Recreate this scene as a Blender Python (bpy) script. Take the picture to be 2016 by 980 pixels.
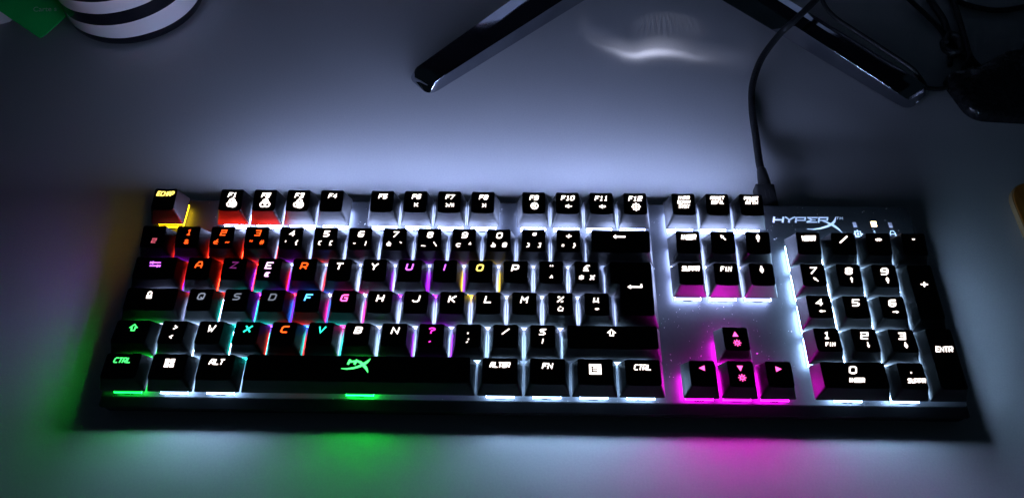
import bpy, bmesh, math, random
from mathutils import Matrix, Vector
S = 0.001                       # everything below is written in millimetres
SC = bpy.context.scene
for o in list(bpy.data.objects): bpy.data.objects.remove(o)

# ---------------------------------------------------------------- camera
cd = bpy.data.cameras.new('camera'); cam = bpy.data.objects.new('camera', cd)
SC.collection.objects.link(cam); SC.camera = cam
RW = ((0.9998600855604146, -0.010362679143584927, 0.013131038956896199),
      (0.015971207905880212, 0.8247788839235727, -0.5652297879197565),
      (-0.004972908721016809, 0.5653604226639434, 0.8248289899513107))
cam.matrix_world = Matrix.Translation(Vector((212.915, -159.950, 384.577)) * S) @ Matrix(RW).to_4x4()
cd.sensor_width = 36; cd.lens = 27.4155; cd.clip_start = 0.01; cd.clip_end = 50
# ---------------------------------------------------------------- world: a dark room at night
w = bpy.data.worlds.new('World'); SC.world = w; w.use_nodes = True
w.node_tree.nodes['Background'].inputs[0].default_value = (0.28, 0.52, 0.80, 1)
w.node_tree.nodes['Background'].inputs[1].default_value = 0.008
SC.view_settings.view_transform = 'Standard'; SC.view_settings.look = 'None'
SC.view_settings.exposure = 0; SC.view_settings.gamma = 1
SC.cycles.use_denoising = True
SC.cycles.max_bounces = 7; SC.cycles.sample_clamp_indirect = 6
SC.cycles.caustics_reflective = False; SC.cycles.caustics_refractive = False
SC.cycles.use_light_tree = True
LED = 98.0                      # radiance of the lit switch housings
LEG = 2.6

# ---------------------------------------------------------------- materials
def mat(name, col=(.5, .5, .5), rough=.5, metal=0, spec=.5, emit=None, es=1.0, coat=0):
    m = bpy.data.materials.new(name); m.use_nodes = True
    b = m.node_tree.nodes['Principled BSDF']
    b.inputs['Base Color'].default_value = (*col, 1); b.inputs['Roughness'].default_value = rough
    b.inputs['Metallic'].default_value = metal; b.inputs['Specular IOR Level'].default_value = spec
    b.inputs['Coat Weight'].default_value = coat
    if emit: b.inputs['Emission Color'].default_value = (*emit, 1); b.inputs['Emission Strength'].default_value = es
    return m
def nodes(m): return m.node_tree.nodes, m.node_tree.links, m.node_tree.nodes['Principled BSDF']
def noise_mix(m, scale, c1, c2, bump=0, rough=None, lo=.35, hi=.65, stretch=(1, 1, 1), detail=6):
    n, l, b = nodes(m)
    tc = n.new('ShaderNodeTexCoord'); mp = n.new('ShaderNodeMapping'); mp.inputs['Scale'].default_value = stretch
    t = n.new('ShaderNodeTexNoise'); t.inputs['Scale'].default_value = scale; t.inputs['Detail'].default_value = detail
    l.new(tc.outputs['Object'], mp.inputs[0]); l.new(mp.outputs[0], t.inputs['Vector'])
    r = n.new('ShaderNodeMapRange'); r.inputs[1].default_value = lo; r.inputs[2].default_value = hi
    l.new(t.outputs[0], r.inputs[0])
    x = n.new('ShaderNodeMix'); x.data_type = 'RGBA'; x.inputs[6].default_value = (*c1, 1); x.inputs[7].default_value = (*c2, 1)
    l.new(r.outputs[0], x.inputs[0]); l.new(x.outputs[2], b.inputs['Base Color'])
    if rough:
        q = n.new('ShaderNodeMapRange'); q.inputs[3].default_value, q.inputs[4].default_value = rough
        l.new(r.outputs[0], q.inputs[0]); l.new(q.outputs[0], b.inputs['Roughness'])
    if bump:
        bp = n.new('ShaderNodeBump'); bp.inputs['Strength'].default_value = bump; bp.inputs['Distance'].default_value = .0002
        l.new(t.outputs[0], bp.inputs['Height']); l.new(bp.outputs[0], b.inputs['Normal'])
M = {}
M['desk'] = mat('desk_laminate', (.5, .5, .53), .42)
noise_mix(M['desk'], 900, (.72, .72, .74), (.77, .77, .78), bump=.22, rough=(.38, .5))
M['plate'] = mat('brushed_steel', (.30, .32, .36), .42, 1.0)
noise_mix(M['plate'], 500, (.085, .09, .102), (.092, .097, .11), bump=.03, rough=(.42, .47))
M['case'] = mat('black_case', (.012, .012, .014), .5)
noise_mix(M['case'], 1500, (.010, .010, .012), (.016, .016, .018), bump=.3)
M['cap'] = mat('keycap_plastic', (.018, .018, .02), .42, spec=.35)
noise_mix(M['cap'], 2500, (.0035, .0035, .004), (.006, .006, .0065), bump=.25, rough=(.45, .58))
M['chrome'] = mat('chrome', (.62, .63, .66), .06, 1.0)
noise_mix(M['chrome'], 60, (.42, .44, .49), (.48, .50, .55), rough=(.03, .07))
M['white_paint'] = mat('white_paint', (.85, .86, .9), .45)
M['rubber'] = mat('black_rubber', (.012, .012, .013), .45)
M['dark_plastic'] = mat('glossy_black_plastic', (.008, .008, .009), .28)
noise_mix(M['dark_plastic'], 300, (.006, .006, .007), (.011, .011, .012), rough=(.2, .35))
M['paper'] = mat('white_paper', (.88, .88, .87), .7)
M['paper_edge'] = mat('navy_print', (.02, .03, .10), .6)
M['green_card'] = mat('green_card', (.01, .30, .03), .35)
noise_mix(M['green_card'], 40, (.015, .68, .12), (.025, .76, .14), rough=(.3, .4))
M['pale_green'] = mat('pale_green_print', (.55, .85, .65), .5)
M['wood'] = mat('orange_wood', (.45, .17, .03), .4)
noise_mix(M['wood'], 60, (.60, .19, .02), (.72, .27, .04), stretch=(8, 1, 1), bump=.1)
M['wood_edge'] = mat('wood_edge', (.55, .36, .18), .6)
M['silver'] = mat('silver_plastic', (.85, .85, .88), .4)
M['screen'] = mat('dark_screen', (.01, .01, .012), .12)
M['led_off'] = mat('unlit_window', (.38, .33, .40), .5)
M['dust'] = mat('dust_lint', (.75, .75, .78), .9)
_em = {}
def emis(col, s, name='glow'):
    k = (tuple(col), round(s, 3))
    if k not in _em:
        m = mat(name, (.02, .02, .02), .5, emit=col, es=s); _em[k] = m
    return _em[k]

# ---------------------------------------------------------------- object helpers
def link(o, parent=None):
    SC.collection.objects.link(o)
    if parent: o.parent = parent
    return o
def obj(name, bm, m, parent=None, smooth=None, scale=S):
    if scale != 1: bmesh.ops.scale(bm, vec=(scale,) * 3, verts=bm.verts)
    me = bpy.data.meshes.new(name); bm.to_mesh(me); bm.free()
    for x in (m if isinstance(m, (list, tuple)) else [m]): me.materials.append(x)
    if smooth is not None:
        me.shade_smooth(); me.set_sharp_from_angle(angle=math.radians(smooth))
    return link(bpy.data.objects.new(name, me), parent)
def tag(o, label, cat=None, kind=None, group=None):
    o['label'] = label
    if cat: o['category'] = cat
    if kind: o['kind'] = kind
    if group: o['group'] = group
    return o
def empty(name, loc=(0, 0, 0), rot=(0, 0, 0)):
    o = bpy.data.objects.new(name, None); o.location = Vector(loc) * S; o.rotation_euler = rot
    o.empty_display_size = .01
    return link(o)
def box(bm, x0, x1, y0, y1, z0, z1, bevel=0, seg=2, mi=0):
    v = [bm.verts.new(c) for c in ((x0,y0,z0),(x1,y0,z0),(x1,y1,z0),(x0,y1,z0),(x0,y0,z1),(x1,y0,z1),(x1,y1,z1),(x0,y1,z1))]
    f = [bm.faces.new([v[i] for i in q]) for q in ((3,2,1,0),(4,5,6,7),(0,1,5,4),(1,2,6,5),(2,3,7,6),(3,0,4,7))]
    for q in f: q.material_index = mi
    if bevel:
        es = list({e for q in f for e in q.edges})
        bmesh.ops.bevel(bm, geom=es, offset=bevel, segments=seg, affect='EDGES', profile=.5, clamp_overlap=True)
def loft(bm, rings, cap0=True, cap1=True, tri=True):
    R = [[bm.verts.new(p) for p in r] for r in rings]
    n = len(R[0])
    for a, b in zip(R, R[1:]):
        for i in range(n):
            bm.faces.new((a[i], a[(i+1) % n], b[(i+1) % n], b[i]))
    c = []
    if cap0: c.append(bm.faces.new(R[0][::-1]))
    if cap1: c.append(bm.faces.new(R[-1]))
    if tri and c: bmesh.ops.triangulate(bm, faces=c)
    return R
def round_poly(pts, r, n=4):
    """rounded corners on a CCW polygon of 2-D points; r may be a list"""
    out = []; N = len(pts)
    for i, p in enumerate(pts):
        p = Vector(p[:2]); a = Vector(pts[i-1][:2]) - p; b = Vector(pts[(i+1) % N][:2]) - p
        rr = r[i] if isinstance(r, (list, tuple)) else r
        rr = min(rr, a.length*.45, b.length*.45)
        A = p + a.normalized()*rr; B = p + b.normalized()*rr
        for k in range(n+1):
            t = k/n
            out.append(tuple(A*(1-t)**2 + p*2*t*(1-t) + B*t*t))
    return out
def catmull(P, n=8):
    P = [Vector(p) for p in P]; P = [P[0]*2-P[1]] + P + [P[-1]*2-P[-2]]; out = []
    for i in range(1, len(P)-2):
        for k in range(n):
            t = k/n; a, b, c, d = P[i-1:i+3]
            out.append(.5*((2*b) + (c-a)*t + (2*a-5*b+4*c-d)*t*t + (3*b-a-3*c+d)*t**3))
    return out + [P[-2]]
def tube(bm, P, r, n=12):
    P = [Vector(p) for p in P]; rings = []; up = Vector((0, 0, 1)); pr = None
    for i, p in enumerate(P):
        t = (P[min(i+1, len(P)-1)] - P[max(i-1, 0)]).normalized()
        s = t.cross(up) if pr is None else pr - t*pr.dot(t)
        if s.length < 1e-6: s = t.orthogonal()
        s.normalize(); pr = s; u = s.cross(t)
        rr = r[i] if isinstance(r, (list, tuple)) else r
        rings.append([p + (s*math.cos(a) + u*math.sin(a))*rr for a in [2*math.pi*k/n for k in range(n)]])
    loft(bm, rings, tri=False)

# ---------------------------------------------------------------- lettering: a square slanted stroke face, grid 4 x 6
G = {
'A':'00 03 16 36 43 40|02 42','B':'00 06 36 45 44 33 03|33 42 41 30 00','C':'46 16 05 01 10 40','D':'00 06 36 45 41 30 00',
'E':'46 06 00 40|03 33','F':'46 06 00|03 33','G':'46 16 05 01 10 40 43 23','H':'00 06|40 46|03 43','I':'20 26','J':'46 41 30 10 01',
'K':'00 06|46 13 40','L':'06 00 40','M':'00 06 23 46 40','N':'00 06 40 46','O':'10 01 05 16 36 45 41 30 10','P':'00 06 36 45 43 32 02',
'Q':'10 01 05 16 36 45 41 30 10|22 40','R':'00 06 36 45 43 32 02|22 40','S':'46 16 05 04 13 33 42 41 30 00','T':'06 46|26 20',
'U':'06 01 10 30 41 46','V':'06 20 46','W':'06 10 23 30 46','X':'00 46|06 40','Y':'06 23 46|23 20','Z':'06 46 00 40',
'0':'10 01 05 16 36 45 41 30 10','1':'15 26 20|10 30','2':'05 06 46 43 03 00 40','3':'06 46 40 00|13 43','4':'30 36 02 42','5':'46 06 03 33 42 41 30 00',
'6':'46 16 05 01 10 30 41 43 03','7':'06 46 10','8':'10 01 02 13 33 44 45 36 16 05 04 13|33 42 41 30 10','9':'43 03 05 16 36 45 41 30 00',
'&':'40 05 16 26 35 01 10 20 42','~':'02 13 32 43','"':'16 14|36 34',"'":'26 24','#':'10 16|30 36|02 42|04 44','{':'36 26 24 13 22 20 30','}':'16 26 24 33 22 20 10',
'(':'36 15 11 30',')':'16 35 31 10','[':'36 16 10 30',']':'16 36 30 10','-':'13 33','|':'20 26','_':'00 40','\\':'06 40','/':'00 46','`':'16 34','^':'13 26 33',
'@':'40 10 01 05 16 36 45 42 22 24 44','=':'12 32|14 34','+':'03 43|21 25','*':'23 24|14 32|12 34|03 43','°':'14 16 36 34 14','¨':'15 16|35 36',
'$':'45 15 04 13 33 42 31 01|20 26','£':'46 26 15 10|00 40|03 33','¤':'11 15 35 31 11|00 11|46 35|06 15|40 31','%':'00 46|05 06 16|40 41 30','µ':'00 05|01 11 31 35|31 40',
'?':'05 16 36 45 44 23 22|20 21',',':'21 10','.':'20 21',';':'24 25|21 10',':':'24 25|20 21','§':'46 16 05 13 33 41 30 00','!':'22 26|20 21','<':'35 13 31','>':'15 33 11',
'é':'40 10 01 03 14 34 43 02|25 37','è':'40 10 01 03 14 34 43 02|16 25','à':'14 34 43 40 10 01 12 42|16 25','ç':'44 14 03 01 10 40|20 2a','ù':'04 01 10 30 40 44|16 25','€':'46 16 05 01 10 40|02 32|04 34','²':'05 06 46 43 03 00 40',
}
NUM = {**{str(i): i for i in range(10)}, 'a': -1.5}
HALO = [0]
def ribbon(bm, P, w, f, z):
    """variable-width flat stroke through 2-D points; f maps (x, y, lift) to the surface"""
    P = [Vector(p) for p in P]; L = []; Rr = []
    for i, p in enumerate(P):
        ww = (w[i] if isinstance(w, (list, tuple)) else w)/2
        d0 = (p-P[i-1]).normalized() if i else None; d1 = (P[i+1]-p).normalized() if i < len(P)-1 else None
        if d0 is None: t = d1; k = 1
        elif d1 is None: t = d0; k = 1
        else:
            t = d0+d1
            if t.length < .2: t = d0
            t.normalize(); k = min(1.6, 1/max(.3, t.dot(d0)))
        nrm = Vector((-t.y, t.x))*ww*k
        ext = 0
        L.append(p+nrm); Rr.append(p-nrm)
    for i in range(len(P)-1):
        q = [L[i], Rr[i], Rr[i+1], L[i+1]]
        bm.faces.new([bm.verts.new(f(v.x, v.y, z)) for v in q])
    if HALO[0]:      # weak emissive strips round each lit stroke, painting in bloom and light bleed
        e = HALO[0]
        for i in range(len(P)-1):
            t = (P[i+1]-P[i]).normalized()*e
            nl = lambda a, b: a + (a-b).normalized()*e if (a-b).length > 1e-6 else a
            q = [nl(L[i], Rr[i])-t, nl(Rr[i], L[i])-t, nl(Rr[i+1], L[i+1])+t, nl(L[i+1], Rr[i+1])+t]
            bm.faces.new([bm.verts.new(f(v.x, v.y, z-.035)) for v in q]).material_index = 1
def text(bm, s, cx, cy, h, wd, f, sl=.22, sw=None, z=.06, aspect=None, gap=.28):
    aspect = aspect or (.92 if len(s) == 1 else .74)
    """centred text of cap height h in the surface's own x, y"""
    gw = h*aspect; n = len(s); sw = sw or h*.2; tot = n*gw + (n-1)*gw*gap*1.3
    if wd and tot > wd: k = wd/tot; gw *= k; tot = wd
    x = cx - tot/2; zi = z
    for ch in s:
        for st in G.get(ch, '').split('|'):
            if not st: continue
            pts = []
            for a in st.split():
                u, v = NUM[a[0]]/4, NUM[a[1]]/6
                pts.append((x + u*gw + sl*(v-.5)*h, cy + (v-.5)*h))
            if len(pts) > 1:
                # square ends
                e = sw*.42
                P = [Vector(p) for p in pts]
                P[0] = P[0] + (P[0]-P[1]).normalized()*e*.6; P[-1] = P[-1] + (P[-1]-P[-2]).normalized()*e*.6
                ribbon(bm, P, sw, f, zi); zi += .004
        x += gw*(1+gap*1.3)
def sym(bm, name, cx, cy, h, f, z=.06):
    """little pictograms"""
    def R(pts, w=.16): 
        nonlocal z
        ww = [q*h for q in w] if isinstance(w, (list, tuple)) else w*h
        ribbon(bm, [(cx+a*h, cy+b*h) for a, b in pts], ww, f, z); z += .004
    def ring(x, y, r, w=.12, n=12):
        R([(x+r*math.cos(2*math.pi*i/n), y+r*math.sin(2*math.pi*i/n)) for i in range(n+1)], w)
    def arrow(a, L=1.0, w=.16, hd=.5):
        c, s_ = math.cos(a), math.sin(a)
        def T(u, v): return (u*c-v*s_, u*s_+v*c)
        R([T(-L/2, 0), T(L/2-.2, 0)], w)
        R([T(L/2-.42, 0), T(L/2, 0)], [hd, .02])
    PI = math.pi
    if name in ('up', 'down', 'left', 'right', 'upleft'):
        arrow({'up': PI/2, 'down': -PI/2, 'left': PI, 'right': 0, 'upleft': PI*.75}[name])
    elif name in ('pgup', 'pgdn'):
        arrow(PI/2 if name == 'pgup' else -PI/2, 1.1, .2, .6); R([(-.25, -.1), (.25, -.1)], .1); R([(-.25, .1), (.25, .1)], .1)
    elif name == 'back': arrow(PI, 2.0, .26, .75)
    elif name == 'enter':
        R([(-.9, 0), (.95, 0), (.95, .5)], .22); R([(-.7, 0), (-1.2, 0)], [.7, .02])
    elif name == 'shift': R([(0, .5), (-.5, .05), (-.22, .05), (-.22, -.4), (.22, -.4), (.22, .05), (.5, .05), (0, .5), (-.1, .41)], .15)
    elif name == 'lock':
        R([(-.35, -.25), (.35, -.25)], .5); R([(-.22, 0), (-.22, .35), (-.1, .48), (.1, .48), (.22, .35), (.22, 0)], .14)
    elif name == 'tab':
        R([(-.7, .42), (-.7, .1)], .14); R([(-.7, .26), (.8, .26)], .16); R([(-.28, .26), (-.68, .26)], [.5, .02])
        R([(.8, -.42), (.8, -.1)], .14); R([(-.7, -.26), (.8, -.26)], .16); R([(.36, -.26), (.76, -.26)], [.5, .02])
    elif name == 'tri': # solid
        R([(0, -.45), (0, .5)], [1.0, .02])
    elif name == 'tdown': R([(0, .45), (0, -.5)], [1.0, .02])
    elif name == 'tleft': R([(.45, 0), (-.5, 0)], [1.0, .02])
    elif name == 'tright': R([(-.45, 0), (.5, 0)], [1.0, .02])
    elif name == 'sun':
        ring(0, 0, .27, .1)
        for k in range(8):
            a = k*PI/4; R([(.36*math.cos(a), .36*math.sin(a)), (.52*math.cos(a), .52*math.sin(a))], .1)
        R([(-.12, 0), (.12, 0)], .07)
    elif name == 'circles1': R([(-.26, -.16), (.0, -.16)], .0001); ring(-.22, -.15, .26, .13); ring(.2, -.15, .28, .24); ring(0, .2, .28, .2)
    elif name == 'circles2': ring(-.24, -.15, .28, .13); ring(.24, -.15, .28, .13); ring(0, .22, .2, .3)
    elif name == 'circles3': ring(-.26, -.13, .26, .13); ring(.16, -.15, .24, .36); ring(.05, .22, .28, .14)
    elif name == 'prev': R([(-.38, .45), (-.38, -.45)], .15); R([(.35, .4), (-.12, 0), (.35, -.4)], .17); R([(-.3, 0), (.0, 0)], .12)
    elif name == 'next': R([(.38, .45), (.38, -.45)], .15); R([(-.35, .4), (.12, 0), (-.35, -.4)], .17); R([(.3, 0), (.0, 0)], .12)
    elif name == 'play':
        R([(-.95, .4), (-.4, 0), (-.95, -.4)], .2); R([(-.25, -.5), (.15, .5)], .11); R([(.4, .42), (.4, -.42)], .15); R([(.78, .42), (.78, -.42)], .15)
    elif name == 'mute': ring(0, 0, .5, .13, 16); R([(-.26, 0), (-.08, 0), (.16, 0)], [.2, .2, .55]); R([(-.3, .3), (.3, -.3)], .08)
    elif name == 'voldn': R([(-.55, 0), (-.25, 0), (.12, 0)], [.35, .35, .95]); R([(.28, 0), (.7, 0)], .16)
    elif name == 'volup': R([(-.55, 0), (-.25, 0), (.12, 0)], [.35, .35, .95]); R([(.25, 0), (.7, 0)], .16); R([(.475, -.22), (.475, .22)], .14)
    elif name == 'game':
        R([(-.4, -.42), (-.4, .42), (.4, .42), (.4, -.42), (-.4, -.42), (-.4, -.3)], .13); R([(-.15, 0), (.15, 0)], .3)
        for a, b in ((0, 1), (0, -1), (1, 0), (-1, 0)): R([(.45*a, .45*b), (.68*a, .68*b)], .16)
    elif name == 'menu':
        R([(-.5, -.45), (-.5, .45), (.5, .45), (.5, -.45), (-.5, -.45), (-.5, -.3)], .2); R([(-.22, .14), (.3, .14)], .11); R([(-.22, -.1), (.3, -.1)], .11)
        R([(.3, .2), (.3, -.28)], .1)
    elif name == 'win':
        for a in (-1, 1):
            for b in (-1, 1): R([(a*.27-.21, b*.25), (a*.27+.21, b*.25)], .4)

# ================================================================ the keyboard
U = 19.05; GAP = .279; DN = .178; DP = .369
TILT = math.radians(3)
kb = empty('mechanical_keyboard', (0, 0, 20.2011), (TILT, 0, 0))
tag(kb, 'black full-size mechanical keyboard with coloured backlit keys on the desk', 'keyboard')
HF, DROP = 20.0, math.sin(TILT)*128
# plate with a chamfered rim, open only in looks: one solid sheet
X0, X1, Y0, Y1 = -3.6, 440.2, -4.6, 124.0
bm = bmesh.new()
def rr(x0, x1, y0, y1, r, z, n=5): return [(x, y, z) for x, y in round_poly([(x0, y0), (x1, y0), (x1, y1), (x0, y1)], r, n)]
rings = [rr(X0, X1, Y0, Y1, 2.0, -10.4), rr(X0, X1, Y0, Y1, 2.0, -9.6), rr(X0+1.9, X1-1.9, Y0+4.0, Y1-2.0, 1.6, -6.25), rr(X0+2.3, X1-2.3, Y0+4.6, Y1-2.4, 1.4, -6.0)]
loft(bm, rings)
obj('top_plate', bm, M['plate'], kb)
# lower case: wedge that sits on the desk
bm = bmesh.new()
def cz(y, h): return -HF + h - (y+4)*math.tan(TILT)
a = [(x, y, cz(y, .8)) for x, y, _ in rr(X0+2.5, X1-2.5, Y0+3.0, Y1-3, 3, 0)]
b = [(x, y, cz(y, 3.0)) for x, y, _ in rr(X0+.6, X1-.6, Y0+.8, Y1-.6, 2.5, 0)]
c = rr(X0+.3, X1-.3, Y0+.3, Y1-.3, 2.2, -10.4)
loft(bm, [a, b, c])
obj('lower_case', bm, M['case'], kb, 30)
for fx in (22, 405):
    for fy in (6, 110):
        bm = bmesh.new(); box(bm, fx, fx+14, fy, fy+6, cz(fy, 0)-.25, cz(fy, 1.2), .3); obj('rubber_foot', bm, M['rubber'], kb)

ROW = {  # zb, zf, inset back, inset front
 0: (11.36, 9.82, 1.95, 4.0), 1: (11.5, 9.25, 2.9, 3.75), 2: (8.45, 7.6, 2.1, 4.15),
 3: (7.6, 7.35, 1.85, 4.5), 4: (7.95, 9.1, 2.0, 3.95), 5: (8.25, 8.6, 1.7, 3.8)}
def rowy(r): return (5+GAP)*U if r == 0 else (5-r)*U
WH = (.44, .555, 1.0)
COL = {'white': WH, 'cool': (.40, .64, 1.0), 'yellow': (1, .62, .006), 'red': (1, .02, .006), 'purple': (.40, .012, 1), 'violet': (.22, .03, 1), 'blue': (.02, .16, 1),
       'cyan': (.006, .75, .72), 'pink': (1, .02, .42), 'green': (.004, 1, .05), 'magenta': (.95, .004, .80), 'off': (.5, .06, .05)}
LCOL = {'white': (1, .97, .93), 'yellow': (1, .72, .12), 'red': (1, .09, .01), 'purple': (.62, .12, 1), 'violet': (.3, .3, 1), 'blue': (.08, .45, 1),
        'cyan': (.02, .85, .5), 'pink': (1, .10, .45), 'green': (.06, 1, .16), 'magenta': (1, .08, .42), 'off': (.8, .1, .25), 'dim': (.42, .48, .62), 'dimred': (.9, .14, .22), 'dimpurple': (.35, .04, .30), 'pinkwhite': (1, .55, 1), 'mag2': (.85, .03, .5)}
def keycap_mesh(x0, w, r, r2=None, dip=.55, seg=6):
    """one keycap: skirt, sloped sides, rounded rim and dished top"""
    r2 = r if r2 is None else r2
    zb, _, ib, _ = ROW[r]; _, zf, _, fi = ROW[r2]
    if r2 != r: zb, zf = max(zb, zf), zf
    yb0, yf0 = rowy(r)+U, rowy(r2)
    bx0, bx1, by0, by1 = x0+.42, x0+w*U-.42, yf0+.42, yb0-.42
    tx0, tx1, ty0, ty1 = x0+3.32, x0+w*U-3.32, yf0+fi, yb0-ib
    cx, cy, hw = (tx0+tx1)/2, (ty0+ty1)/2, (tx1-tx0)/2
    def top(x, y, lift=0):
        t = (y-ty0)/(ty1-ty0); u = min(1, abs((x-cx)/hw))
        return (x, y, zf+(zb-zf)*t - dip*(1-u*u) + lift)
    def rect(xa, xb, ya, yb, rad):
        P = round_poly([(xa, ya), (xb, ya), (xb, yb), (xa, yb)], rad, 4); out = []
        for i, p in enumerate(P):     # subdivide the long edges so that the dish reads
            out.append(p); q = P[(i+1) % len(P)]
            if i % 5 == 4:
                for k in range(1, seg): t = k/seg; out.append((p[0]+(q[0]-p[0])*t, p[1]+(q[1]-p[1])*t))
        return out
    B = rect(bx0, bx1, by0, by1, .9); T = rect(tx0, tx1, ty0, ty1, 1.5)
    TO = rect(tx0-.35, tx1+.35, ty0-.35, ty1+.3, 1.6)
    rings = [[(x*.9+(bx0+bx1)*.05, y*.9+(by0+by1)*.05, .8) for x, y in B], [(x, y, 0) for x, y in B], [(x, y, .35) for x, y in B]]
    rings.append([((a[0]*.45+b[0]*.55)+(0 if True else 0), a[1]*.45+b[1]*.55, (.35+top(b[0], b[1])[2]-.55)*.52) for a, b in zip(B, TO)])
    rings.append([(x, y, top(min(max(x, tx0), tx1), min(max(y, ty0), ty1))[2]-.5) for x, y in TO])
    rings.append([(x*.7+p*.3, y*.7+q*.3, top(min(max(x, tx0), tx1), min(max(y, ty0), ty1))[2]-.12) for (x, y), (p, q) in zip(TO, T)])
    rings.append([top(x, y) for x, y in T])
    for s in (.8, .55, .28): rings.append([top(cx+(x-cx)*s, cy+(y-cy)*s) for x, y in T])
    bm = bmesh.new(); loft(bm, rings)
    return bm, top, (tx0, tx1, ty0, ty1)
def enter_mesh():
    """tall L-shaped return key"""
    xa, xb, xc = 13.5*U, 13.75*U, 15*U; y2, y3 = rowy(2), rowy(3)
    B = [(xb+.42, y3+.42), (xc-.42, y3+.42), (xc-.42, y2+U-.42), (xa+.42, y2+U-.42), (xa+.42, y2+.42), (xb+.42, y2+.42)]
    T = [(xb+3.3, y3+4.5), (xc-3.3, y3+4.5), (xc-3.3, y2+U-2.1), (xa+3.3, y2+U-2.1), (xa+3.3, y2+4.2), (xb+3.3, y2+4.2)]
    b = round_poly(B, [.9]*6, 4); t = round_poly(T, [1.5]*6, 4); to = round_poly([(x+(.35 if i in (1, 2) else -.35), y+(.35 if i in (2, 3) else -.35)) for i, (x, y) in enumerate(T)], [1.6]*6, 4)
    ty0, ty1 = y3+4.5, y2+U-2.1
    def top(x, y, lift=0): return (x, y, 7.35+(8.45-7.35)*(y-ty0)/(ty1-ty0)+lift-.1)
    bm = bmesh.new()
    loft(bm, [[(x, y, 0) for x, y in b], [(x, y, .35) for x, y in b], [(x, y, top(x, y)[2]-.5) for x, y in to], [top(x, y) for x, y in t]])
    return bm, top, (xb+3.3, xc-3.3, ty0, ty1)
def housing(cx, cy, led, parent, k=1.0, rear=.8, front=.75):
    bm = bmesh.new()
    # lower frame on the plate, stepped clear upper half, small clip notches on the front and rear
    box(bm, cx-6.9, cx+6.9, cy-6.9, cy+6.9, -3.7, -.8, 0, 1, 0)
    box(bm, cx-6.85, cx+6.85, cy-6.85, cy+6.85, -5.1, -3.75, 0, 1, 1)
    box(bm, cx-7.1, cx+7.1, cy-8.0, cy+8.0, -5.985, -5.15, .12, 1, 4)      # clear flange on the plate: the glowing strip seen under each skirt
    box(bm, cx-2.4, cx+2.4, cy-8.3, cy-7.2, -5.98, -5.45, 0, 1, 1)
    bm.normal_update()
    for f in bm.faces:               # the diode sits at the rear wall of the clear housing, so that wall is the brightest
        if f.material_index == 0 and f.normal.y > .9: f.material_index = 2
        elif f.material_index == 0 and f.normal.y < -.9: f.material_index = 3
    return obj('switch_housing', bm, [emis(COL[led], LED*.7*k, 'lit_clear_housing'), M['dark_plastic'], emis(COL[led], LED*rear*k, 'lit_clear_housing'), emis(COL[led], LED*front*k, 'lit_clear_housing'), emis(COL[led], 5*max(k, .45), 'lit_clear_flange')], parent)

# key table: (u, width, row, legends, led, legend colour, legend strength factor, name, spoken label, row2)
# legends: (text or ':symbol', u, v, height, max width)
def main2(a, b, c): return [(a, .05, .50, 2.5, 0), (b, -.52, -.42, 1.9, 0), (c, .50, -.42, 1.9, 0)]
KEYS = []
def K(u, w, r, leg, led='white', lc=None, ls=1.0, lab='', r2=None, name='key', k=1.0, off=0): KEYS.append((u+off, w, r, leg, led, lc or led, ls, lab, r2, name, k))
K(0, 1, 0, [('ECHAP', 0, .55, 2.9, 10.2)], 'yellow', lab='escape key lit yellow', ls=1.3, k=.2)
for i in range(12):
    u = 2+i+(.5 if i > 3 else 0)+(.5 if i > 7 else 0)
    ex = {0: ':circles1', 1: ':circles2', 2: ':circles3', 5: ':prev', 6: ':play', 7: ':next', 8: ':mute', 9: ':voldn', 10: ':volup', 11: ':game'}.get(i)
    L = [('F%d' % (i+1), .05, .50, 2.9, 8.0 if i > 8 else 5.4)]
    if ex: L.append((ex, .08, -.28, {0: 6.0, 1: 6.0, 2: 6.0, 11: 4.3, 8: 4.4, 9: 3.3, 10: 3.3, 6: 2.9}.get(i, 3.0), 0))
    K(u, 1, 0, L, lab='F%d key lit white' % (i+1), ls=1.5)
for i, (t, lab) in enumerate(((['IMPR', 'ECRAN', 'SYST'], 'print screen key lit white'), (['ARRET', 'DEFIL'], 'scroll lock key lit white'), (['PAUSE', 'ATTN'], 'pause key lit white'))):
    K(15.25+i, 1, 0, [(s, .05, .64-.42*j, 2.0, 8.4-j) for j, s in enumerate(t)], lab=lab, ls=1.6, off=DN)
K(0, 1, 1, [('²', .1, -.35, 2.6, 0)], 'off', 'dimred', .4, 'squared sign key barely lit pink', k=.10)
nr = [('1', '&', ''), ('2', 'é', '~'), ('3', '"', '#'), ('4', "'", '{'), ('5', '(', '['), ('6', '-', '|'), ('7', 'è', '`'), ('8', '_', '\\'), ('9', 'ç', '^'), ('0', 'à', '@'), ('°', ')', ']'), ('+', '=', '}')]
for i, (a, b, c) in enumerate(nr):
    K(1+i, 1, 1, [(a, .05, .46, 3.3, 0), (b, -.48 if c else -.05, -.42, 2.5, 0)] + ([(c, .52, -.42, 2.5, 0)] if c else []), 'red' if i < 3 else 'white', lab='key %s lit %s' % (('1', '2', '3', '4', '5', '6', '7', '8', '9', '0', 'closing bracket', 'plus and equals')[i], 'red' if i < 3 else 'white'), ls=1.0 if i < 3 else 1.4)
K(13, 2, 1, [(':back', -.1, .46, 3.8, 0)], lab='wide backspace key with white arrow', ls=1.5)
K(0, 1.5, 2, [(':tab', -.12, .36, 4.3, 0)], 'purple', lab='tab key lit purple', ls=1.3, k=1.7)
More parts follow.
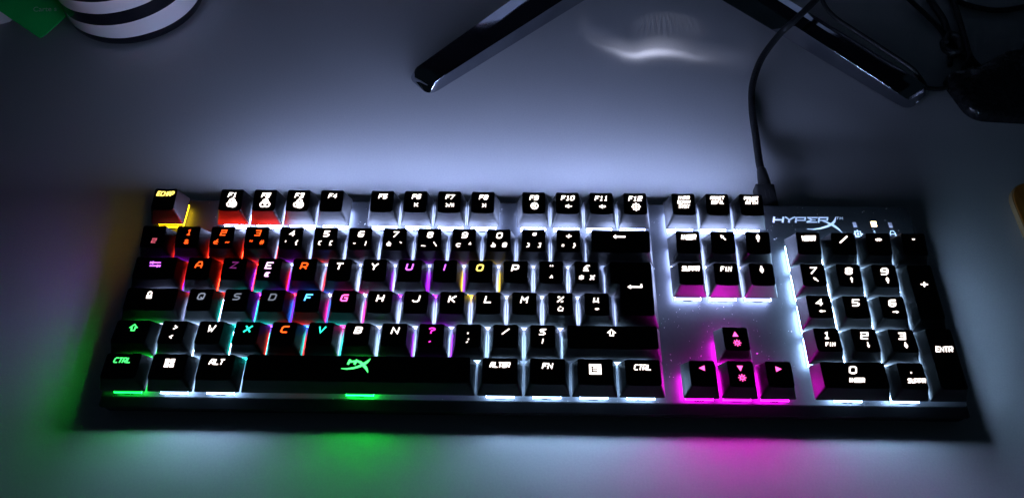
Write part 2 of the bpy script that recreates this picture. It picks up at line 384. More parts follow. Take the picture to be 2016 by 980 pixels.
az = [('A', 'red', 'red', 1.0), ('Z', 'red', 'dimpurple', .3), ('E', 'purple', 'pinkwhite', 1.1), ('R', 'red', 'red', 1.1), ('T', 'white', 'white', 1.4), ('Y', 'white', 'white', 1.4),
      ('U', 'purple', 'purple', 1.3), ('I', 'purple', 'purple', 1.0), ('O', 'yellow', 'yellow', 1.3), ('P', 'white', 'white', 1.4)]
for i, (a, led, lc, ls) in enumerate(az):
    L = [(a, -.05, .36, 3.9, 0)]
    if a == 'E': L.append(('€', -.1, -.48, 2.6, 0))
    K(1.5+i, 1, 2, L, led, lc, ls, 'letter %s key %s' % (a, {'T': 'lit white', 'Y': 'lit white', 'P': 'lit white', 'U': 'lit purple', 'I': 'lit purple', 'O': 'lit yellow', 'Z': 'with a dim purple letter', 'E': 'lit pinkish white'}.get(a, 'lit red')), k=.8 if led in ('red', 'purple') else 1)
K(11.5, 1, 2, [('¨', 0, .44, 3.0, 0), ('^', 0, -.5, 3.0, 0)], lab='circumflex accent key lit white', ls=1.4)
K(12.5, 1, 2, [('£', 0, .42, 3.4, 0), ('$', -.46, -.45, 2.7, 0), ('¤', .48, -.45, 2.7, 0)], lab='pound and dollar key lit white', ls=1.4)
K(13.5, 1.5, 'E', [(':enter', -.1, .05, 4.0, 0)], lab='tall return key with bent white arrow', ls=1.3)
K(0, 1.75, 3, [(':lock', -.25, .40, 4.6, 0)], lab='caps lock key with white padlock mark', ls=1.3, k=1.2)
hr = [('Q', 'white', 'dim', .28, .6), ('S', 'cyan', 'dim', .22, .8), ('D', 'violet', 'dim', .22, .8), ('F', 'blue', 'blue', 1.6, 1), ('G', 'pink', 'pink', 1.6, 1), ('H', 'white', 'white', 1.4, 1), ('J', 'white', 'white', 1.4, 1), ('K', 'white', 'white', 1.4, 1), ('L', 'white', 'white', 1.4, 1), ('M', 'white', 'white', 1.4, 1)]
for i, (a, led, lc, ls, k) in enumerate(hr):
    K(1.75+i, 1, 3, [(a, 0, .34, 3.9, 0)], led, lc, ls, 'letter %s key %s' % (a, {'Q': 'with a dim grey letter', 'S': 'with a dim grey letter', 'D': 'with a dim grey letter', 'F': 'lit blue', 'G': 'lit pink'}.get(a, 'lit white')), k=k)
K(11.75, 1, 3, [('%', 0, .42, 3.4, 0), ('ù', 0, -.42, 2.8, 0)], lab='percent sign key lit white', ls=1.4)
K(12.75, 1, 3, [('µ', 0, .42, 3.4, 0), ('*', 0, -.42, 2.4, 0)], lab='mu and asterisk key lit white', ls=1.4)
K(0, 1.25, 4, [(':shift', .05, .36, 4.4, 0)], 'green', lab='left shift key lit green', ls=1.2, k=.45)
K(1.25, 1, 4, [('>', .1, .45, 3.4, 0), ('<', -.05, -.40, 2.9, 0)], lab='angle bracket key lit white', ls=1.4)
sr = [('W', 'white'), ('X', 'cyan'), ('C', 'red'), ('V', 'cyan'), ('B', 'white'), ('N', 'white')]
for i, (a, led) in enumerate(sr): K(2.25+i, 1, 4, [(a, .05, .38, 3.9, 0)], led, None, 1.4, 'letter %s key lit %s' % (a, 'teal' if led == 'cyan' else led), k=.9)
for i, (a, b, lab, led, lc) in enumerate((('?', ',', 'question mark and comma key lit magenta', 'purple', 'mag2'), ('.', ';', 'semicolon key lit white', 'white', None), ('/', ':', 'slash and colon key lit white', 'white', None), ('§', '!', 'exclamation mark key lit white', 'white', None))):
    K(8.25+i, 1, 4, [(a, 0, .42, 3.5, 0), (b, 0, -.40, 2.9, 0)], led, lc, 1.3, lab)
K(12.25, 2.75, 4, [(':shift', -.05, .40, 4.4, 0)], lab='wide right shift key with white arrow', ls=1.4)
K(0, 1.25, 5, [('CTRL', -.05, .48, 2.8, 9.0)], 'green', lab='left control key lit green', ls=1.1, k=.5)
K(1.25, 1.25, 5, [(':win', 0, .30, 5.8, 0)], lab='window logo key lit white', ls=1.5)
K(2.5, 1.25, 5, [('ALT', 0, .44, 3.0, 7.6)], lab='alt key lit white', ls=1.4)
K(3.75, 6.25, 5, 'HX', 'green', lab='long space bar with green winged emblem', name='space_bar', ls=1.2)
K(10, 1.25, 5, [('ALTGR', 0, .48, 2.9, 10.6)], lab='alt graph key lit white', ls=1.4)
K(11.25, 1.25, 5, [('FN', 0, .44, 3.1, 6)], lab='function key marked FN lit white', ls=1.4)
K(12.5, 1.25, 5, [(':menu', 0, .22, 5.8, 0)], lab='menu key with white square symbol', ls=1.4)
K(13.75, 1.25, 5, [('CTRL', 0, .42, 3.0, 9)], lab='right control key lit white', ls=1.3)
for i, (t, lab) in enumerate((('INSER', 'insert key lit white'), (':upleft', 'home key with white slanting arrow'), (':pgup', 'page up key lit white'))):
    K(15.25+i, 1, 1, [(t, .05, .48, 2.9 if i == 0 else 4.4, 9)], lab=lab, ls=1.5, off=DN)
for i, (t, lab) in enumerate((('SUPPR', 'delete key lit white'), ('FIN', 'end key lit white'), (':pgdn', 'page down key lit white'))):
    K(15.25+i, 1, 2, [(t, .05, .48, 2.9 if i < 2 else 4.4, 10 if i == 0 else 6)], lab=lab, ls=1.5, off=DN)
K(16.25, 1, 4, [(':tri', 0, .42, 3.4, 0), (':sun', .05, -.35, 4.4, 0)], 'magenta', lab='up arrow key lit magenta', off=DN, ls=1.3)
K(15.25, 1, 5, [(':tleft', 0, .42, 3.4, 0)], 'magenta', lab='left arrow key lit magenta', off=DN, ls=1.3)
K(16.25, 1, 5, [(':tdown', 0, .45, 3.4, 0), (':sun', .05, -.3, 4.4, 0)], 'magenta', lab='down arrow key lit magenta', off=DN, ls=1.3)
K(17.25, 1, 5, [(':tright', 0, .42, 3.4, 0)], 'magenta', lab='right arrow key lit magenta', off=DN, ls=1.3)
K(18.5, 1, 1, [('VERR', .05, .48, 3.0, 8)], lab='number lock key lit white', off=DP, ls=1.5)
K(19.5, 1, 1, [('/', .05, .40, 4.2, 0)], lab='keypad divide key', off=DP, ls=1.4)
K(20.5, 1, 1, [('*', .05, .42, 3.8, 0)], lab='keypad multiply key', off=DP, ls=1.4)
K(21.5, 1, 1, [('-', .05, .50, 3.0, 0)], lab='keypad minus key', off=DP, ls=1.4, k=.8)
for r, ks in ((2, (('7', ':upleft'), ('8', ':up'), ('9', ':pgup'))), (3, (('4', ':left'), ('5', ''), ('6', ':right'))), (4, (('1', 'FIN'), ('2', ':down'), ('3', ':pgdn')))):
    for i, (a, b) in enumerate(ks):
        K(18.5+i, 1, r, [(a, .05, .42, 4.0, 0)] + ([(b, .15, -.38, 2.3 if b == 'FIN' else 3.6, 5)] if b else []), lab='keypad %s key lit white' % a, off=DP, ls=1.5)
K(21.5, 1, 2, [('+', .1, .28, 4.2, 0)], r2=3, lab='tall keypad plus key', off=DP, ls=1.4, k=.8)
K(21.5, 1, 4, [('ENTR', .1, .32, 3.0, 9)], r2=5, lab='tall keypad enter key', off=DP, ls=1.5, k=.8)
K(18.5, 2, 5, [('0', .0, .42, 4.0, 0), ('INSER', .1, -.38, 2.4, 8.6)], lab='wide keypad zero key lit white', off=DP, ls=1.5)
K(20.5, 1, 5, [('.', .05, .44, 3.4, 0), ('SUPPR', .25, -.38, 2.4, 9.2)], lab='keypad decimal point key', off=DP, ls=1.5)

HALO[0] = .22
for (u, w, r, leg, led, lc, ls, lab, r2, name, k) in KEYS:
    x0 = u*U
    if r == 'E':
        bm, top, (tx0, tx1, ty0, ty1) = enter_mesh(); ccx, ccy = (14.375)*U, rowy(3)+U
    else:
        bm, top, (tx0, tx1, ty0, ty1) = keycap_mesh(x0, w, r, r2, dip=.55 if w < 3 else .0, seg=6 if w < 3 else 12)
        ccx = x0+w*U/2; ccy = (rowy(r)+U+rowy(r2 if r2 else r))/2
    key = obj(name, bm, M['cap'], kb, 38); key['label'] = lab
    bm = bmesh.new(); hx, hy, mx, my = (tx1-tx0)/2, (ty1-ty0)/2, (tx0+tx1)/2, (ty0+ty1)/2
    lx = mx
    if leg == 'HX':
        # winged emblem, traced in millimetres on the cap
        def hp(px, py): return (123.0 + (px-120)*.02505 + (py-342)*.0008, 10.55 + (342-py)*.0283)
        sc_ = .0262
        zz = .06
        for P, W in (([(280, 168), (240, 262)], 40), ([(415, 168), (372, 262)], 40), ([(285, 210), (400, 200)], 36),
                     ([(400, 195), (480, 213), (545, 262), (610, 325), (640, 372), (657, 412)], [34, 44, 62, 48, 30, 6]),
                     ([(118, 342), (230, 348), (370, 330), (470, 298), (545, 262), (620, 212), (655, 180), (682, 145)], [8, 27, 34, 42, 56, 46, 30, 6])):
            WW = [q*sc_ for q in W] if isinstance(W, list) else W*sc_
            ribbon(bm, [hp(*q) for q in P], WW, lambda x, y, l: top(min(max(x, tx0), tx1), y, l), zz); zz += .01
    else:
        for (t, lu, lv, h, mw) in leg:
            cx, cy = mx + lu*min(hx, 6.2), my + lv*hy; h *= .86; mw *= .9
            if t.startswith(':'): sym(bm, t[1:], cx, cy, h, top)
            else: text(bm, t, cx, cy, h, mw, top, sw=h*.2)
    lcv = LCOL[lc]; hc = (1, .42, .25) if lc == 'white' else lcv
    lo = obj('legend', bm, [emis(lcv, LEG*ls, 'lit_legend'), emis(hc, (.13 if lc == 'white' else .07*LEG)*ls, 'painted_legend_halo')], key)  # second material: painted glow round the strokes
    if led == 'white' and (r in (4, 5) or u > 18): led = 'cool'
    housing(ccx, ccy, led, key, k, 2.6 if led == 'magenta' and r == 4 else .35 if led == 'yellow' and r == 0 else 1.7 if r == 0 else (1.5 if led == 'white' else 1.1) if r == 1 else .8,
            .6 if name == 'space_bar' else .34 if led in ('magenta', 'green') else .43)

HALO[0] = 0
# printed maker's mark on the plate
bm = bmesh.new()
def lp(px, py): return (358.9 + .03218*(px-395) - .0058*(py-155), 114.1 - .0385*(py-155) + .0002*(px-395))
pf = lambda x, y, z: (x, y, -6.0+z)
zz = .03
for P, W in (
    ([(408, 150), (393, 258)], 33), ([(572, 150), (556, 258)], 33), ([(410, 208), (565, 208)], 26),
    ([(598, 156), (628, 168), (680, 210)], 26), ([(785, 156), (745, 170), (676, 210)], 26), ([(676, 205), (668, 258)], 33),
    ([(805, 158), (790, 258)], 30), ([(800, 166), (978, 166)], 24), ([(966, 160), (955, 225)], 26), ([(800, 216), (960, 216)], 24),
    ([(1000, 166), (1190, 166)], 24), ([(1020, 172), (1085, 208)], 28), ([(1085, 208), (990, 246)], 26), ([(1070, 210), (1150, 210)], 18), ([(985, 248), (1175, 248)], 24),
    ([(1205, 166), (1380, 166)], 24), ([(1216, 160), (1200, 258)], 28), ([(1366, 160), (1356, 222)], 24), ([(1215, 216), (1352, 216)], 22),
    ([(1265, 222), (1340, 246), (1430, 290), (1490, 325), (1550, 370), (1615, 436)], [18, 30, 46, 46, 34, 6]),
    ([(990, 372), (1100, 377), (1220, 362), (1340, 328), (1430, 286), (1480, 240), (1502, 195), (1513, 152)], [8, 22, 30, 38, 46, 40, 26, 8]),
    ([(1522, 156), (1572, 156)], 12), ([(1547, 156), (1540, 200)], 12), ([(1585, 202), (1590, 156), (1608, 186), (1632, 156), (1636, 202)], 11)):
    WW = [q*.034 for q in W] if isinstance(W, list) else W*.034
    ribbon(bm, [lp(*q) for q in P], WW, pf, zz); zz += .004
lg = obj('brand_logo', bm, M['white_paint'], kb); lg['label'] = 'white printed brand lettering crossed by a sweeping X'
for x, y, on in ((404.8, 109.2, 0), (415.9, 109.8, 1), (425.3, 109.2, 0)):
    bm = bmesh.new(); box(bm, x-1.0-.5*on, x+1.0+.5*on, y-1.7, y+1.7, -6.2, -5.85, .1, 1)
    o = obj('indicator_light', bm, emis((1, .72, .36), 14, 'lit_indicator') if on else M['led_off'], kb)
    o['label'] = 'warm white lit status light' if on else 'small grey unlit status light'
for ch, x, y in ((':game', 405.4, 102.9), ('1', 415.3, 103.5), ('A', 425.3, 103.6)):
    bm = bmesh.new()
    if ch[0] == ':': sym(bm, 'game', x, y, 4.0, pf, .03)
    else: text(bm, ch, x, y, 3.2, 0, pf, sl=0, sw=.5, z=.03)
    obj('indicator_symbol', bm, M['white_paint'], kb)
# dust specks scattered over the bare plate
random.seed(7); bm = bmesh.new()
def clear(x, y): return (287 < x < 354 and 20 < y < 56) or (y > 99 and (x < 20 or 20 < x < 38 or 114 < x < 124 or 200 < x < 210 or 352 < x < 436)) or (286 < x < 292) or (353 < x < 357) or (y < 2)
n = 0
while n < 230:
    x, y = random.uniform(0, 436), random.uniform(-.5, 121)
    if not clear(x, y): continue
    n += 1; s = random.choice((.04, .05, .07, .10)); a = random.uniform(0, 3.1); L = s*random.choice((1, 1, 1.3, 2.5, 4.5))
    c, q = math.cos(a), math.sin(a)
    v = []
    for dz in (.01, .09):
        for e, g in ((-L, -s), (L, -s), (L, s), (-L, s)): v.append(bm.verts.new((x+e*c-g*q, y+e*q+g*c, -6+dz)))
    for f in ((4,5,6,7),(0,1,5,4),(1,2,6,5),(2,3,7,6),(3,0,4,7)): bm.faces.new([v[i] for i in f])
bmesh.ops.scale(bm, vec=(S,)*3, verts=bm.verts)
bmesh.ops.transform(bm, matrix=Matrix.Translation((0, 0, .0202011)) @ Matrix.Rotation(TILT, 4, 'X'), verts=bm.verts)
d = obj('dust', bm, M['dust'], scale=1); tag(d, 'tiny pale dust specks and lint on the metal top plate', 'dust', 'stuff')

# ================================================================ desk
bm = bmesh.new(); box(bm, -900, 1300, -500, 800, -30, 0)
tag(obj('desk_top', bm, M['desk']), 'pale grey-white laminate desk top under everything', kind='structure')

# ================================================================ cable from the keyboard
cb = empty('keyboard_cable', (360, 132, 0)); tag(cb, 'black braided keyboard cable rising over the chrome stand foot', 'cable')
def wobj(name, bm, m, root, smooth=None):
    o = obj(name, bm, m, None, smooth); o.parent = root
    o.matrix_parent_inverse = Matrix.Translation(-Vector(root.location)); return o
M['braid'] = mat('braided_sleeve', (.009, .009, .011), .6)
n_, l_, b_ = nodes(M['braid']); tc = n_.new('ShaderNodeTexCoord'); wv = n_.new('ShaderNodeTexVoronoi'); wv.inputs['Scale'].default_value = 1100
bp = n_.new('ShaderNodeBump'); bp.inputs['Strength'].default_value = .9; bp.inputs['Distance'].default_value = .0004
l_.new(tc.outputs['Object'], wv.inputs['Vector']); l_.new(wv.outputs[0], bp.inputs['Height']); l_.new(bp.outputs[0], b_.inputs['Normal'])
path = [(361.4, 148, 10.4), (361.9, 158, 9), (362.9, 169, 6.4), (365.1, 191.5, 4), (367.4, 220.7, 2.6), (371.3, 242.2, 3), (380.5, 264.5, 6), (393.6, 280.4, 14), (401.8, 285.7, 20), (417.9, 301.2, 25), (434, 321, 26), (455, 350, 20), (480, 390, 6)]
bm = bmesh.new(); tube(bm, catmull(path), 2.35, 14); wobj('cord', bm, M['braid'], cb, 60)
bm = bmesh.new(); tube(bm, [(361.2, 143, 11), (361.3, 145.5, 10.8), (361.7, 152, 10), (362.1, 159, 9), (362.2, 160.2, 8.8)], [3.6, 3.9, 3.5, 2.9, 2.3], 14); wobj('strain_relief', bm, M['rubber'], cb, 40)
bm = bmesh.new(); box(bm, 354.5, 366, 124.5, 144, 7, 14.6, .9, 3); box(bm, 359.2, 359.8, 133, 139, 14.5, 14.75); box(bm, 361.6, 362.2, 133, 139, 14.5, 14.75)
wobj('plug', bm, M['rubber'], cb, 40)

# ================================================================ chrome stand
st = empty('monitor_stand', (312, 400, 0)); tag(st, 'V-shaped polished chrome monitor stand behind the keyboard', 'stand')
def leg(name, cf, rf, rb, cbk, tipA, tipB):
    """foot bar: contact line, ridge and rear line given as (near point, far point); runs out to the hub"""
    bm = bmesh.new()
    def L(a, b, t): return Vector(a).lerp(Vector(b), t)
    # sections along the bar: bottom front, ridge, ridge inner, rear facet top, rear bottom
    rings = []
    for t, dz, sq in ((-.026, -7.5, .50), (-.021, -5, .70), (-.011, -2.4, .87), (.004, -1, .96), (.03, -.3, 1.0), (.35, .2, 1), (.7, .5, 1), (1.0, 1.0, 1), (1.5, 5, 1), (1.9, 12, .95)):
        a, b, c, d = L(*cf, t), L(*rf, t), L(*rb, t), L(*cbk, t)
        mid = (a+d)/2
        def q(p, z): v = mid + (p-mid)*sq; return (v.x, v.y, max(z, .3))
        fac = b.lerp(c, .58); w_ = (c-b).length*.42
        zc_ = 11+dz-w_*math.tan(math.radians(8))
        rings.append([q(a, .3), q(a.lerp(b, .08), .9), q(b, 11+dz), q(fac, 11+dz), q(c, max(zc_, .6)), q(d, .3)])
    loft(bm, rings)
    o = wobj('foot', bm, M['chrome'], st)
    md = o.modifiers.new('bevel', 'BEVEL'); md.width = .0018; md.segments = 4; md.limit_method = 'ANGLE'; md.angle_limit = math.radians(18)
    o.data.shade_smooth(); o.data.set_sharp_from_angle(angle=math.radians(7))
leg('l', ((150.5, 233, 0), (259.8, 335, 0)), ((155.2, 236.6, 11), (240.7, 319, 11)), ((136.6, 247.5, 11), (201.1, 320.3, 11)), ((132.8, 250.4, 0), (199, 328, 0)), None, None)
leg('r', ((470.5, 222.5, 0), (361.8, 336, 0)), ((466.5, 223.1, 11), (383.1, 322.1, 11)), ((485.5, 236.5, 11), (409.7, 322.3, 11)), ((491, 240.6, 0), (413, 330, 0)), None, None)
bm = bmesh.new(); hub = []
for z, s in ((.3, 1), (16, 1), (22, .9), (30, .55), (120, .42)):
    hub.append([(312+70*s*math.cos(a), 428+30*s*math.sin(a), z) for a in [2*math.pi*k/40 for k in range(40)]])
loft(bm, hub); wobj('neck', bm, M['chrome'], st, 30)
# the switched-off monitor the stand carries, above the frame
mo = empty('monitor', (312, 440, 42)); tag(mo, 'switched-off monitor with a silver lower bezel on the chrome stand', 'monitor')
bm = bmesh.new(); box(bm, 20, 604, 418, 442, 42, 70, 2, 2); wobj('lower_bezel', bm, M['silver'], mo, 40)
bm = bmesh.new(); box(bm, 20, 604, 421, 442, 70.2, 460, 2, 2); wobj('screen', bm, M['screen'], mo, 40)

# light thrown down onto the desk by the curved chrome neck, built as a narrow patterned spot at the neck
ld = bpy.data.lights.new('neck_glint', 'SPOT'); lo = bpy.data.objects.new('neck_glint', ld); link(lo)
src = Vector((312, 392, 70)); tgt = Vector((312, 285, 0)); lo.location = src*S
lo.rotation_euler = (tgt-src).to_track_quat('-Z', 'Y').to_euler()
ld.energy = .09; ld.spot_size = math.radians(75); ld.spot_blend = .4; ld.shadow_soft_size = .0006; ld.color = (.72, .76, 1)
ld.use_nodes = True; nt = ld.node_tree; em = nt.nodes['Emission']
def N(t, **kw):
    n = nt.nodes.new(t)
    for k_, v_ in kw.items(): setattr(n, k_, v_)
    return n
def Mt(op, a, b=None, c=None):
    n = N('ShaderNodeMath', operation=op)
    for i, v in enumerate((a, b, c)):
        if v is None: continue
        if isinstance(v, (int, float)): n.inputs[i].default_value = v
        else: nt.links.new(v, n.inputs[i])
    return n.outputs[0]
tc = N('ShaderNodeTexCoord'); sp = N('ShaderNodeSeparateXYZ'); nt.links.new(tc.outputs['Normal'], sp.inputs[0])
uu = Mt('MULTIPLY', Mt('DIVIDE', sp.outputs[0], Mt('ABSOLUTE', sp.outputs[2])), -1.0); vv = Mt('MULTIPLY', Mt('DIVIDE', sp.outputs[1], Mt('ABSOLUTE', sp.outputs[2])), -1.0)
cmb = N('ShaderNodeCombineXYZ'); nt.links.new(uu, cmb.inputs[0]); nt.links.new(vv, cmb.inputs[1])
def gauss(x, s): q = Mt('DIVIDE', x, s); return Mt('EXPONENT', Mt('MULTIPLY', Mt('MULTIPLY', q, q), -1.0))
n1 = N('ShaderNodeTexNoise'); n1.inputs['Scale'].default_value = 4; nt.links.new(cmb.outputs[0], n1.inputs['Vector'])
wob = Mt('MULTIPLY', Mt('SUBTRACT', n1.outputs[0], .5), .10)
GL = dict(c=.0, w=.022)
fcv = N('ShaderNodeFloatCurve'); cu = fcv.mapping.curves[0]
for i_, (a_, b_) in enumerate(((0, .62), (.08, .55), (.25, .5), (.32, .48), (.5, .5), (.7, .475), (.85, .47), (1, .48))):
    if i_ == 0: cu.points[0].location = (a_, b_)
    elif i_ == 1: cu.points[1].location = (1, .48)
    if 0 < i_ < 7: cu.points.new(a_, b_)
fcv.mapping.update()
nt.links.new(Mt('ADD', uu, .5), fcv.inputs['Value'])
vc = Mt('ADD', Mt('SUBTRACT', Mt('ADD', vv, .03), Mt('SUBTRACT', fcv.outputs[0], .5)), Mt('MULTIPLY', wob, .4))       # crescent centre line
core = Mt('MULTIPLY', gauss(vc, .014), gauss(Mt('ADD', uu, .03), .19))
skirt = Mt('MULTIPLY', gauss(Mt('SUBTRACT', vc, .015), .04), gauss(uu, .34))
# fine curved streaks above the crescent
wv = N('ShaderNodeTexWave', wave_type='RINGS', rings_direction='SPHERICAL'); wv.inputs['Scale'].default_value = 8.5; wv.inputs['Distortion'].default_value = 2.5; wv.inputs['Detail'].default_value = 2
mp = N('ShaderNodeMapping'); mp.inputs['Location'].default_value = (.42, -.10, 0); nt.links.new(cmb.outputs[0], mp.inputs[0]); nt.links.new(mp.outputs[0], wv.inputs['Vector'])
ell = Mt('ADD', Mt('POWER', Mt('DIVIDE', Mt('SUBTRACT', uu, .06), .26), 2.0), Mt('POWER', Mt('DIVIDE', Mt('SUBTRACT', vv, .095), .115), 2.0))
inside = N('ShaderNodeMapRange'); inside.interpolation_type = 'SMOOTHSTEP'; inside.inputs[1].default_value = 1.25; inside.inputs[2].default_value = .45; nt.links.new(ell, inside.inputs[0])
side = N('ShaderNodeMapRange'); side.inputs[1].default_value = -.25; side.inputs[2].default_value = .28; side.inputs[3].default_value = .06; side.inputs[4].default_value = 1; nt.links.new(uu, side.inputs[0])
streak = Mt('MULTIPLY', Mt('MULTIPLY', inside.outputs[0], side.outputs[0]), Mt('ADD', Mt('MULTIPLY', Mt('POWER', wv.outputs[0], 1.4), 1.0), .3))
tot = Mt('ADD', Mt('ADD', Mt('MULTIPLY', core, 7.0), Mt('MULTIPLY', skirt, 2.0)), Mt('MULTIPLY', streak, .5))
nt.links.new(tot, em.inputs['Strength'])

# ================================================================ striped mug
bm = bmesh.new(); CX, CY, RR = -83, 329.5, 50
pr = [(0, .2), (RR-4, .2), (RR-1.2, .8), (RR, 3)] + [(RR-.0035*z*1.0, z) for z in range(6, 111, 4)] + [(RR-.5, 112.5), (RR-2, 113.5), (RR-4, 112), (RR-4.5, 20), (RR-8, 8), (0, 6)]
n = 96; vs = []
for r_, z in pr: vs.append([bm.verts.new((r_*math.cos(2*math.pi*k/n), r_*math.sin(2*math.pi*k/n), z)) for k in range(n)] if r_ > 0 else [bm.verts.new((0, 0, z))])
for a, b in zip(vs, vs[1:]):
    for k in range(n):
        q = (k+1) % n
        if len(a) == 1: bm.faces.new((a[0], b[q], b[k]))
        elif len(b) == 1: bm.faces.new((a[k], a[q], b[0]))
        else: bm.faces.new((a[k], a[q], b[q], b[k]))
M['mug'] = mat('striped_glaze', (.8, .8, .8), .22, coat=.3)
mug = obj('striped_mug', bm, M['mug'], None, 40); mug.location = Vector((CX, CY, 0))*S
tag(mug, 'round white mug with wide dark bands beside the green card', 'mug')
n_, l_, b_ = nodes(M['mug']); tc = n_.new('ShaderNodeTexCoord'); sx = n_.new('ShaderNodeSeparateXYZ'); l_.new(tc.outputs['Object'], sx.inputs[0])
def mm(op, a, b=None, c=None):
    q = n_.new('ShaderNodeMath'); q.operation = op
    for i, v in enumerate((a, b, c)):
        if v is None: continue
        if isinstance(v, (int, float)): q.inputs[i].default_value = v
        else: l_.new(v, q.inputs[i])
    return q.outputs[0]
nz = n_.new('ShaderNodeTexNoise'); nz.inputs['Scale'].default_value = 18; l_.new(tc.outputs['Object'], nz.inputs['Vector'])
zc = mm('ADD', mm('MULTIPLY', sx.outputs[2], 1000), mm('MULTIPLY', mm('SUBTRACT', nz.outputs[0], .5), 2.2))
# the bands above the lowest one climb a little towards one side
zs = mm('SUBTRACT', zc, mm('MULTIPLY', mm('MULTIPLY', sx.outputs[0], 1000), mm('MULTIPLY', mm('GREATER_THAN', zc, 11.5), .075)))
def band(a, b): return mm('MULTIPLY', mm('GREATER_THAN', zs, a), mm('LESS_THAN', zs, b))
dark = mm('LESS_THAN', zc, 7.2)
for a, b in ((18.5, 28.5), (38.5, 48), (58, 68), (78, 88), (97, 106)): dark = mm('ADD', dark, band(a, b))
mx_ = n_.new('ShaderNodeMix'); mx_.data_type = 'RGBA'; mx_.inputs[6].default_value = (.88, .88, .88, 1); mx_.inputs[7].default_value = (.005, .006, .011, 1)
l_.new(mm('MINIMUM', dark, 1), mx_.inputs[0]); l_.new(mx_.outputs[2], b_.inputs['Base Color'])

# ================================================================ paper and card, left back corner
def slab(name, P3, up, th, m, smooth=None):
    bm = bmesh.new(); up = Vector(up).normalized()*th
    loft(bm, [[tuple(Vector(p)) for p in P3], [tuple(Vector(p)+up) for p in P3]]); return obj(name, bm, m, None, smooth)
# a sheet of paper, tented towards the back, with a slightly torn corner
fr = [(-330, 262, .4), (-181.5, 300.4, .4), (-173.2, 304.6, .5), (-171.8, 306.6, .7), (-168.2, 307.3, .8)]
mid = [(x+(y-300)*.1-1.0*i, y+5.5, 8.5) for i, (x, y, z) in enumerate(fr)]
bk = [(-330, 322, 20), (-200, 362, 20), (-190, 366, 20), (-186, 368, 20), (-182, 369, 20)]
bm = bmesh.new()
Lw = [[bm.verts.new(Vector(p)+Vector((0, 0, dz))) for p in row] for dz in (0, .22) for row in (fr, mid, bk)]
for q in (0, 3):
    for u_, v_ in ((q, q+1), (q+1, q+2)):
        for i in range(4):
            f = (Lw[u_][i], Lw[u_][i+1], Lw[v_][i+1], Lw[v_][i]); bm.faces.new(f if q else f[::-1])
for u_ in (0, 1):
    for i in (0, 4):
        f = (Lw[u_][i], Lw[u_+1][i], Lw[u_+4][i], Lw[u_+3][i]); bm.faces.new(f if i == 0 else f[::-1])
for i in range(4): bm.faces.new((Lw[0][i], Lw[0][i+1], Lw[3][i+1], Lw[3][i])); bm.faces.new((Lw[2][i+1], Lw[2][i], Lw[5][i], Lw[5][i+1]))
o = obj('paper_sheet', bm, M['paper'])
tag(o, 'white paper sheet sloping up behind the left edge of the green card', 'paper')
gc = empty('green_card', (-142, 285, 1)); tag(gc, 'green card with one corner pointing at the keyboard, beside the mug', 'card')
c0 = Vector((-142.1, 285.0, 1.0)); ua = (Vector((-172.9, 302.1, 12)) - c0).normalized(); ub = (Vector((-127.6, 303.1, 6)) - c0).normalized()
nn = ua.cross(ub).normalized(); nn = nn if nn.z > 0 else -nn
def card_w(y):          # the card stops where it touches the mug
    for x in range(0, 580, 5):
        p = c0 + ub*x/10 + ua*y
        if math.hypot(p.x+83, p.y-329.5) < 51.2: return x/10
    return 58
P = round_poly([(0, 0), (card_w(0), 0)] + [(card_w(y), y) for y in range(4, 88, 6)] + [(card_w(88), 88), (0, 88)], [3] + [.3]*17, 5)
P3 = [c0 + ub*x + ua*y for x, y in P]
bm = bmesh.new(); loft(bm, [[tuple(p) for p in P3], [tuple(p+nn*.8) for p in P3]])
wobj('card_body', bm, M['green_card'], gc)
fc = bpy.data.curves.new('txt', 'FONT'); fc.body = 'Carte s'; fc.size = .0055
fo = bpy.data.objects.new('txt', fc); link(fo); bpy.context.view_layer.update()
me = bpy.data.meshes.new_from_object(fo.evaluated_get(bpy.context.evaluated_depsgraph_get())); bpy.data.objects.remove(fo)
me.name = 'printed_text'; me.materials.append(M['pale_green'])
tx = Vector((1, .12, 0)); tx = (tx - nn*tx.dot(nn)).normalized(); ty = nn.cross(tx)
org = (c0 + ub*13.5 + ua*19.5 + nn*.85)
me.transform(Matrix.Translation(org*S) @ Matrix((tx, ty, nn)).transposed().to_4x4())
to = link(bpy.data.objects.new('printed_text', me))
to.parent = gc; to.matrix_parent_inverse = Matrix.Translation(-Vector(gc.location))

# ================================================================ wooden board at the right edge
wb = empty('wooden_board', (560, 120, 0)); tag(wb, 'orange-brown wooden board with a rounded corner at the right edge', 'board')
bm = bmesh.new(); P = round_poly([(512.8, 60), (640, 60), (640, 155), (514.5, 155)], [12, 12, 12, 17], 8)
loft(bm, [[(x, y, .3) for x, y in P], [(x, y, 4.2) for x, y in P]]); wobj('board_edge', bm, M['wood_edge'], wb, 40)
bm = bmesh.new(); P2 = round_poly([(513.4, 60.6), (639.4, 60.6), (639.4, 154.4), (515.1, 154.4)], [12, 12, 12, 17], 8)
loft(bm, [[(x, y, 4.2) for x, y in P2], [(x, y, 4.9) for x, y in P2]]); wobj('board_face', bm, M['wood'], wb, 40)

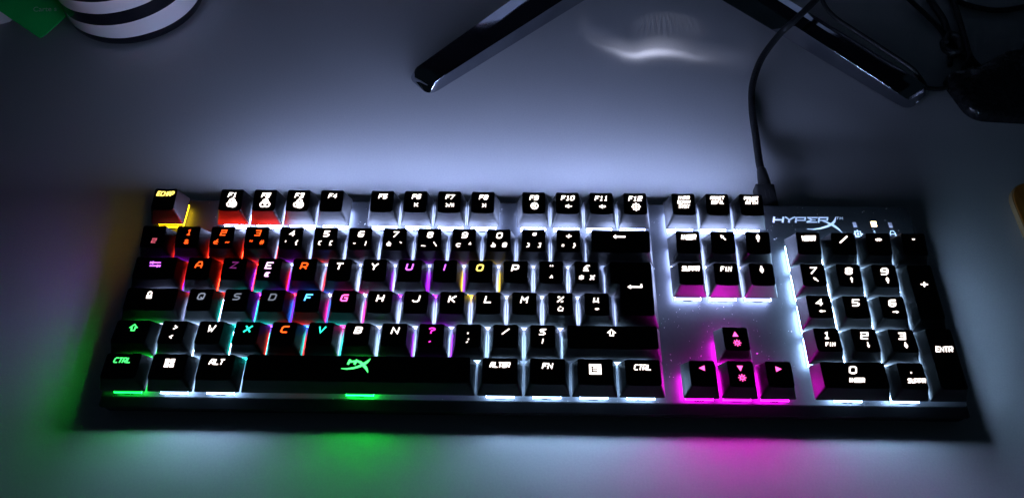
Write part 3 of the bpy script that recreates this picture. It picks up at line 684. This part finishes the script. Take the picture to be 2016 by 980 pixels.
# ================================================================ black device base and loose cables, right back corner
ds = empty('microphone_stand', (545, 235, 0)); tag(ds, 'black rounded stand base with a slanting arm at the right back', 'stand')
bm = bmesh.new(); B0 = [(503, 249), (511.5, 211), (600, 205), (610, 262), (560, 276), (528, 256)]
P = round_poly(B0, [7, 11, 9, 9, 9, 6], 7); cx, cy = 548, 236
loft(bm, [[(x, y, .3) for x, y in P], [(x, y, 5) for x, y in P], [(cx+(x-cx)*.98, cy+(y-cy)*.98, 7.5) for x, y in P], [(cx+(x-cx)*.93, cy+(y-cy)*.93, 8.6) for x, y in P]])
wobj('base', bm, M['dark_plastic'], ds, 50)
bm = bmesh.new(); pts = catmull([(566, 240, 6), (571, 262, 14), (578, 285, 26), (590, 315, 44), (606, 350, 66)], 6)
tube(bm, pts, [14-7*i/(len(pts)-1) for i in range(len(pts))], 20); wobj('arm', bm, M['dark_plastic'], ds, 50)
cabs = [
 ('thin black cable curving down from the back edge to the right', [(495, 352, 3), (503.9, 333.5, 3), (512.4, 313.4, 3), (518, 295.6, 3), (516.4, 274, 3), (513, 262, 3)], 1.7),
 ('thicker black cable lying between two thinner ones', [(515, 352, 3), (519.1, 333.7, 3), (521.9, 312, 3.5), (521, 295.6, 4), (524, 278, 3), (527, 262, 3)], 2.4),
 ('black cable running down to the black stand base', [(538, 352, 3), (536.4, 333.8, 3), (534.3, 310.6, 3), (531, 284.1, 3), (530, 268.5, 3), (535.5, 252, 4), (541, 243, 6)], 2.0),
 ('black cable looping along the back edge at the far right', [(528, 345, 2.5), (540, 332.3, 2.5), (554.6, 324.6, 2.5), (568.9, 322.4, 2.5), (587.2, 326.5, 2.5), (610, 335, 2.5)], 2.0),
 ('thin black cable lying along the right chrome foot and leaving its tip', [(432, 352, 20), (431, 330, 17.5), (431, 314, 15), (437, 300, 13.4), (450, 284, 12.9), (468, 262, 12.5), (480, 250, 10.5), (487.5, 243.5, 5), (491.5, 240.6, 1.8), (501.6, 239.9, 1.8), (511, 245, 1.8), (518.4, 254, 2.5), (526.7, 269, 7.5)], 1.5)]
for lab, P, r_ in cabs:
    bm = bmesh.new(); tube(bm, catmull(P), r_, 10)
    tag(obj('loose_cable', bm, M['rubber'], None, 60), lab, 'cable', group='loose black cables behind the keyboard')
# bunched tangle where the cables meet
bm = bmesh.new()
P = [(517+5*math.cos(t*1.0)*(1+.2*math.sin(t*2.3)), 278+8*math.sin(t*1.0), 3.5+1.8*math.sin(t*.7)+t*.28) for t in [k*.35 for k in range(64)]]
tube(bm, catmull(P, 3), 1.7, 8); tag(obj('cable_tangle', bm, M['rubber'], None, 60), 'coiled black cable bundle between the stand foot and black base', 'cable')
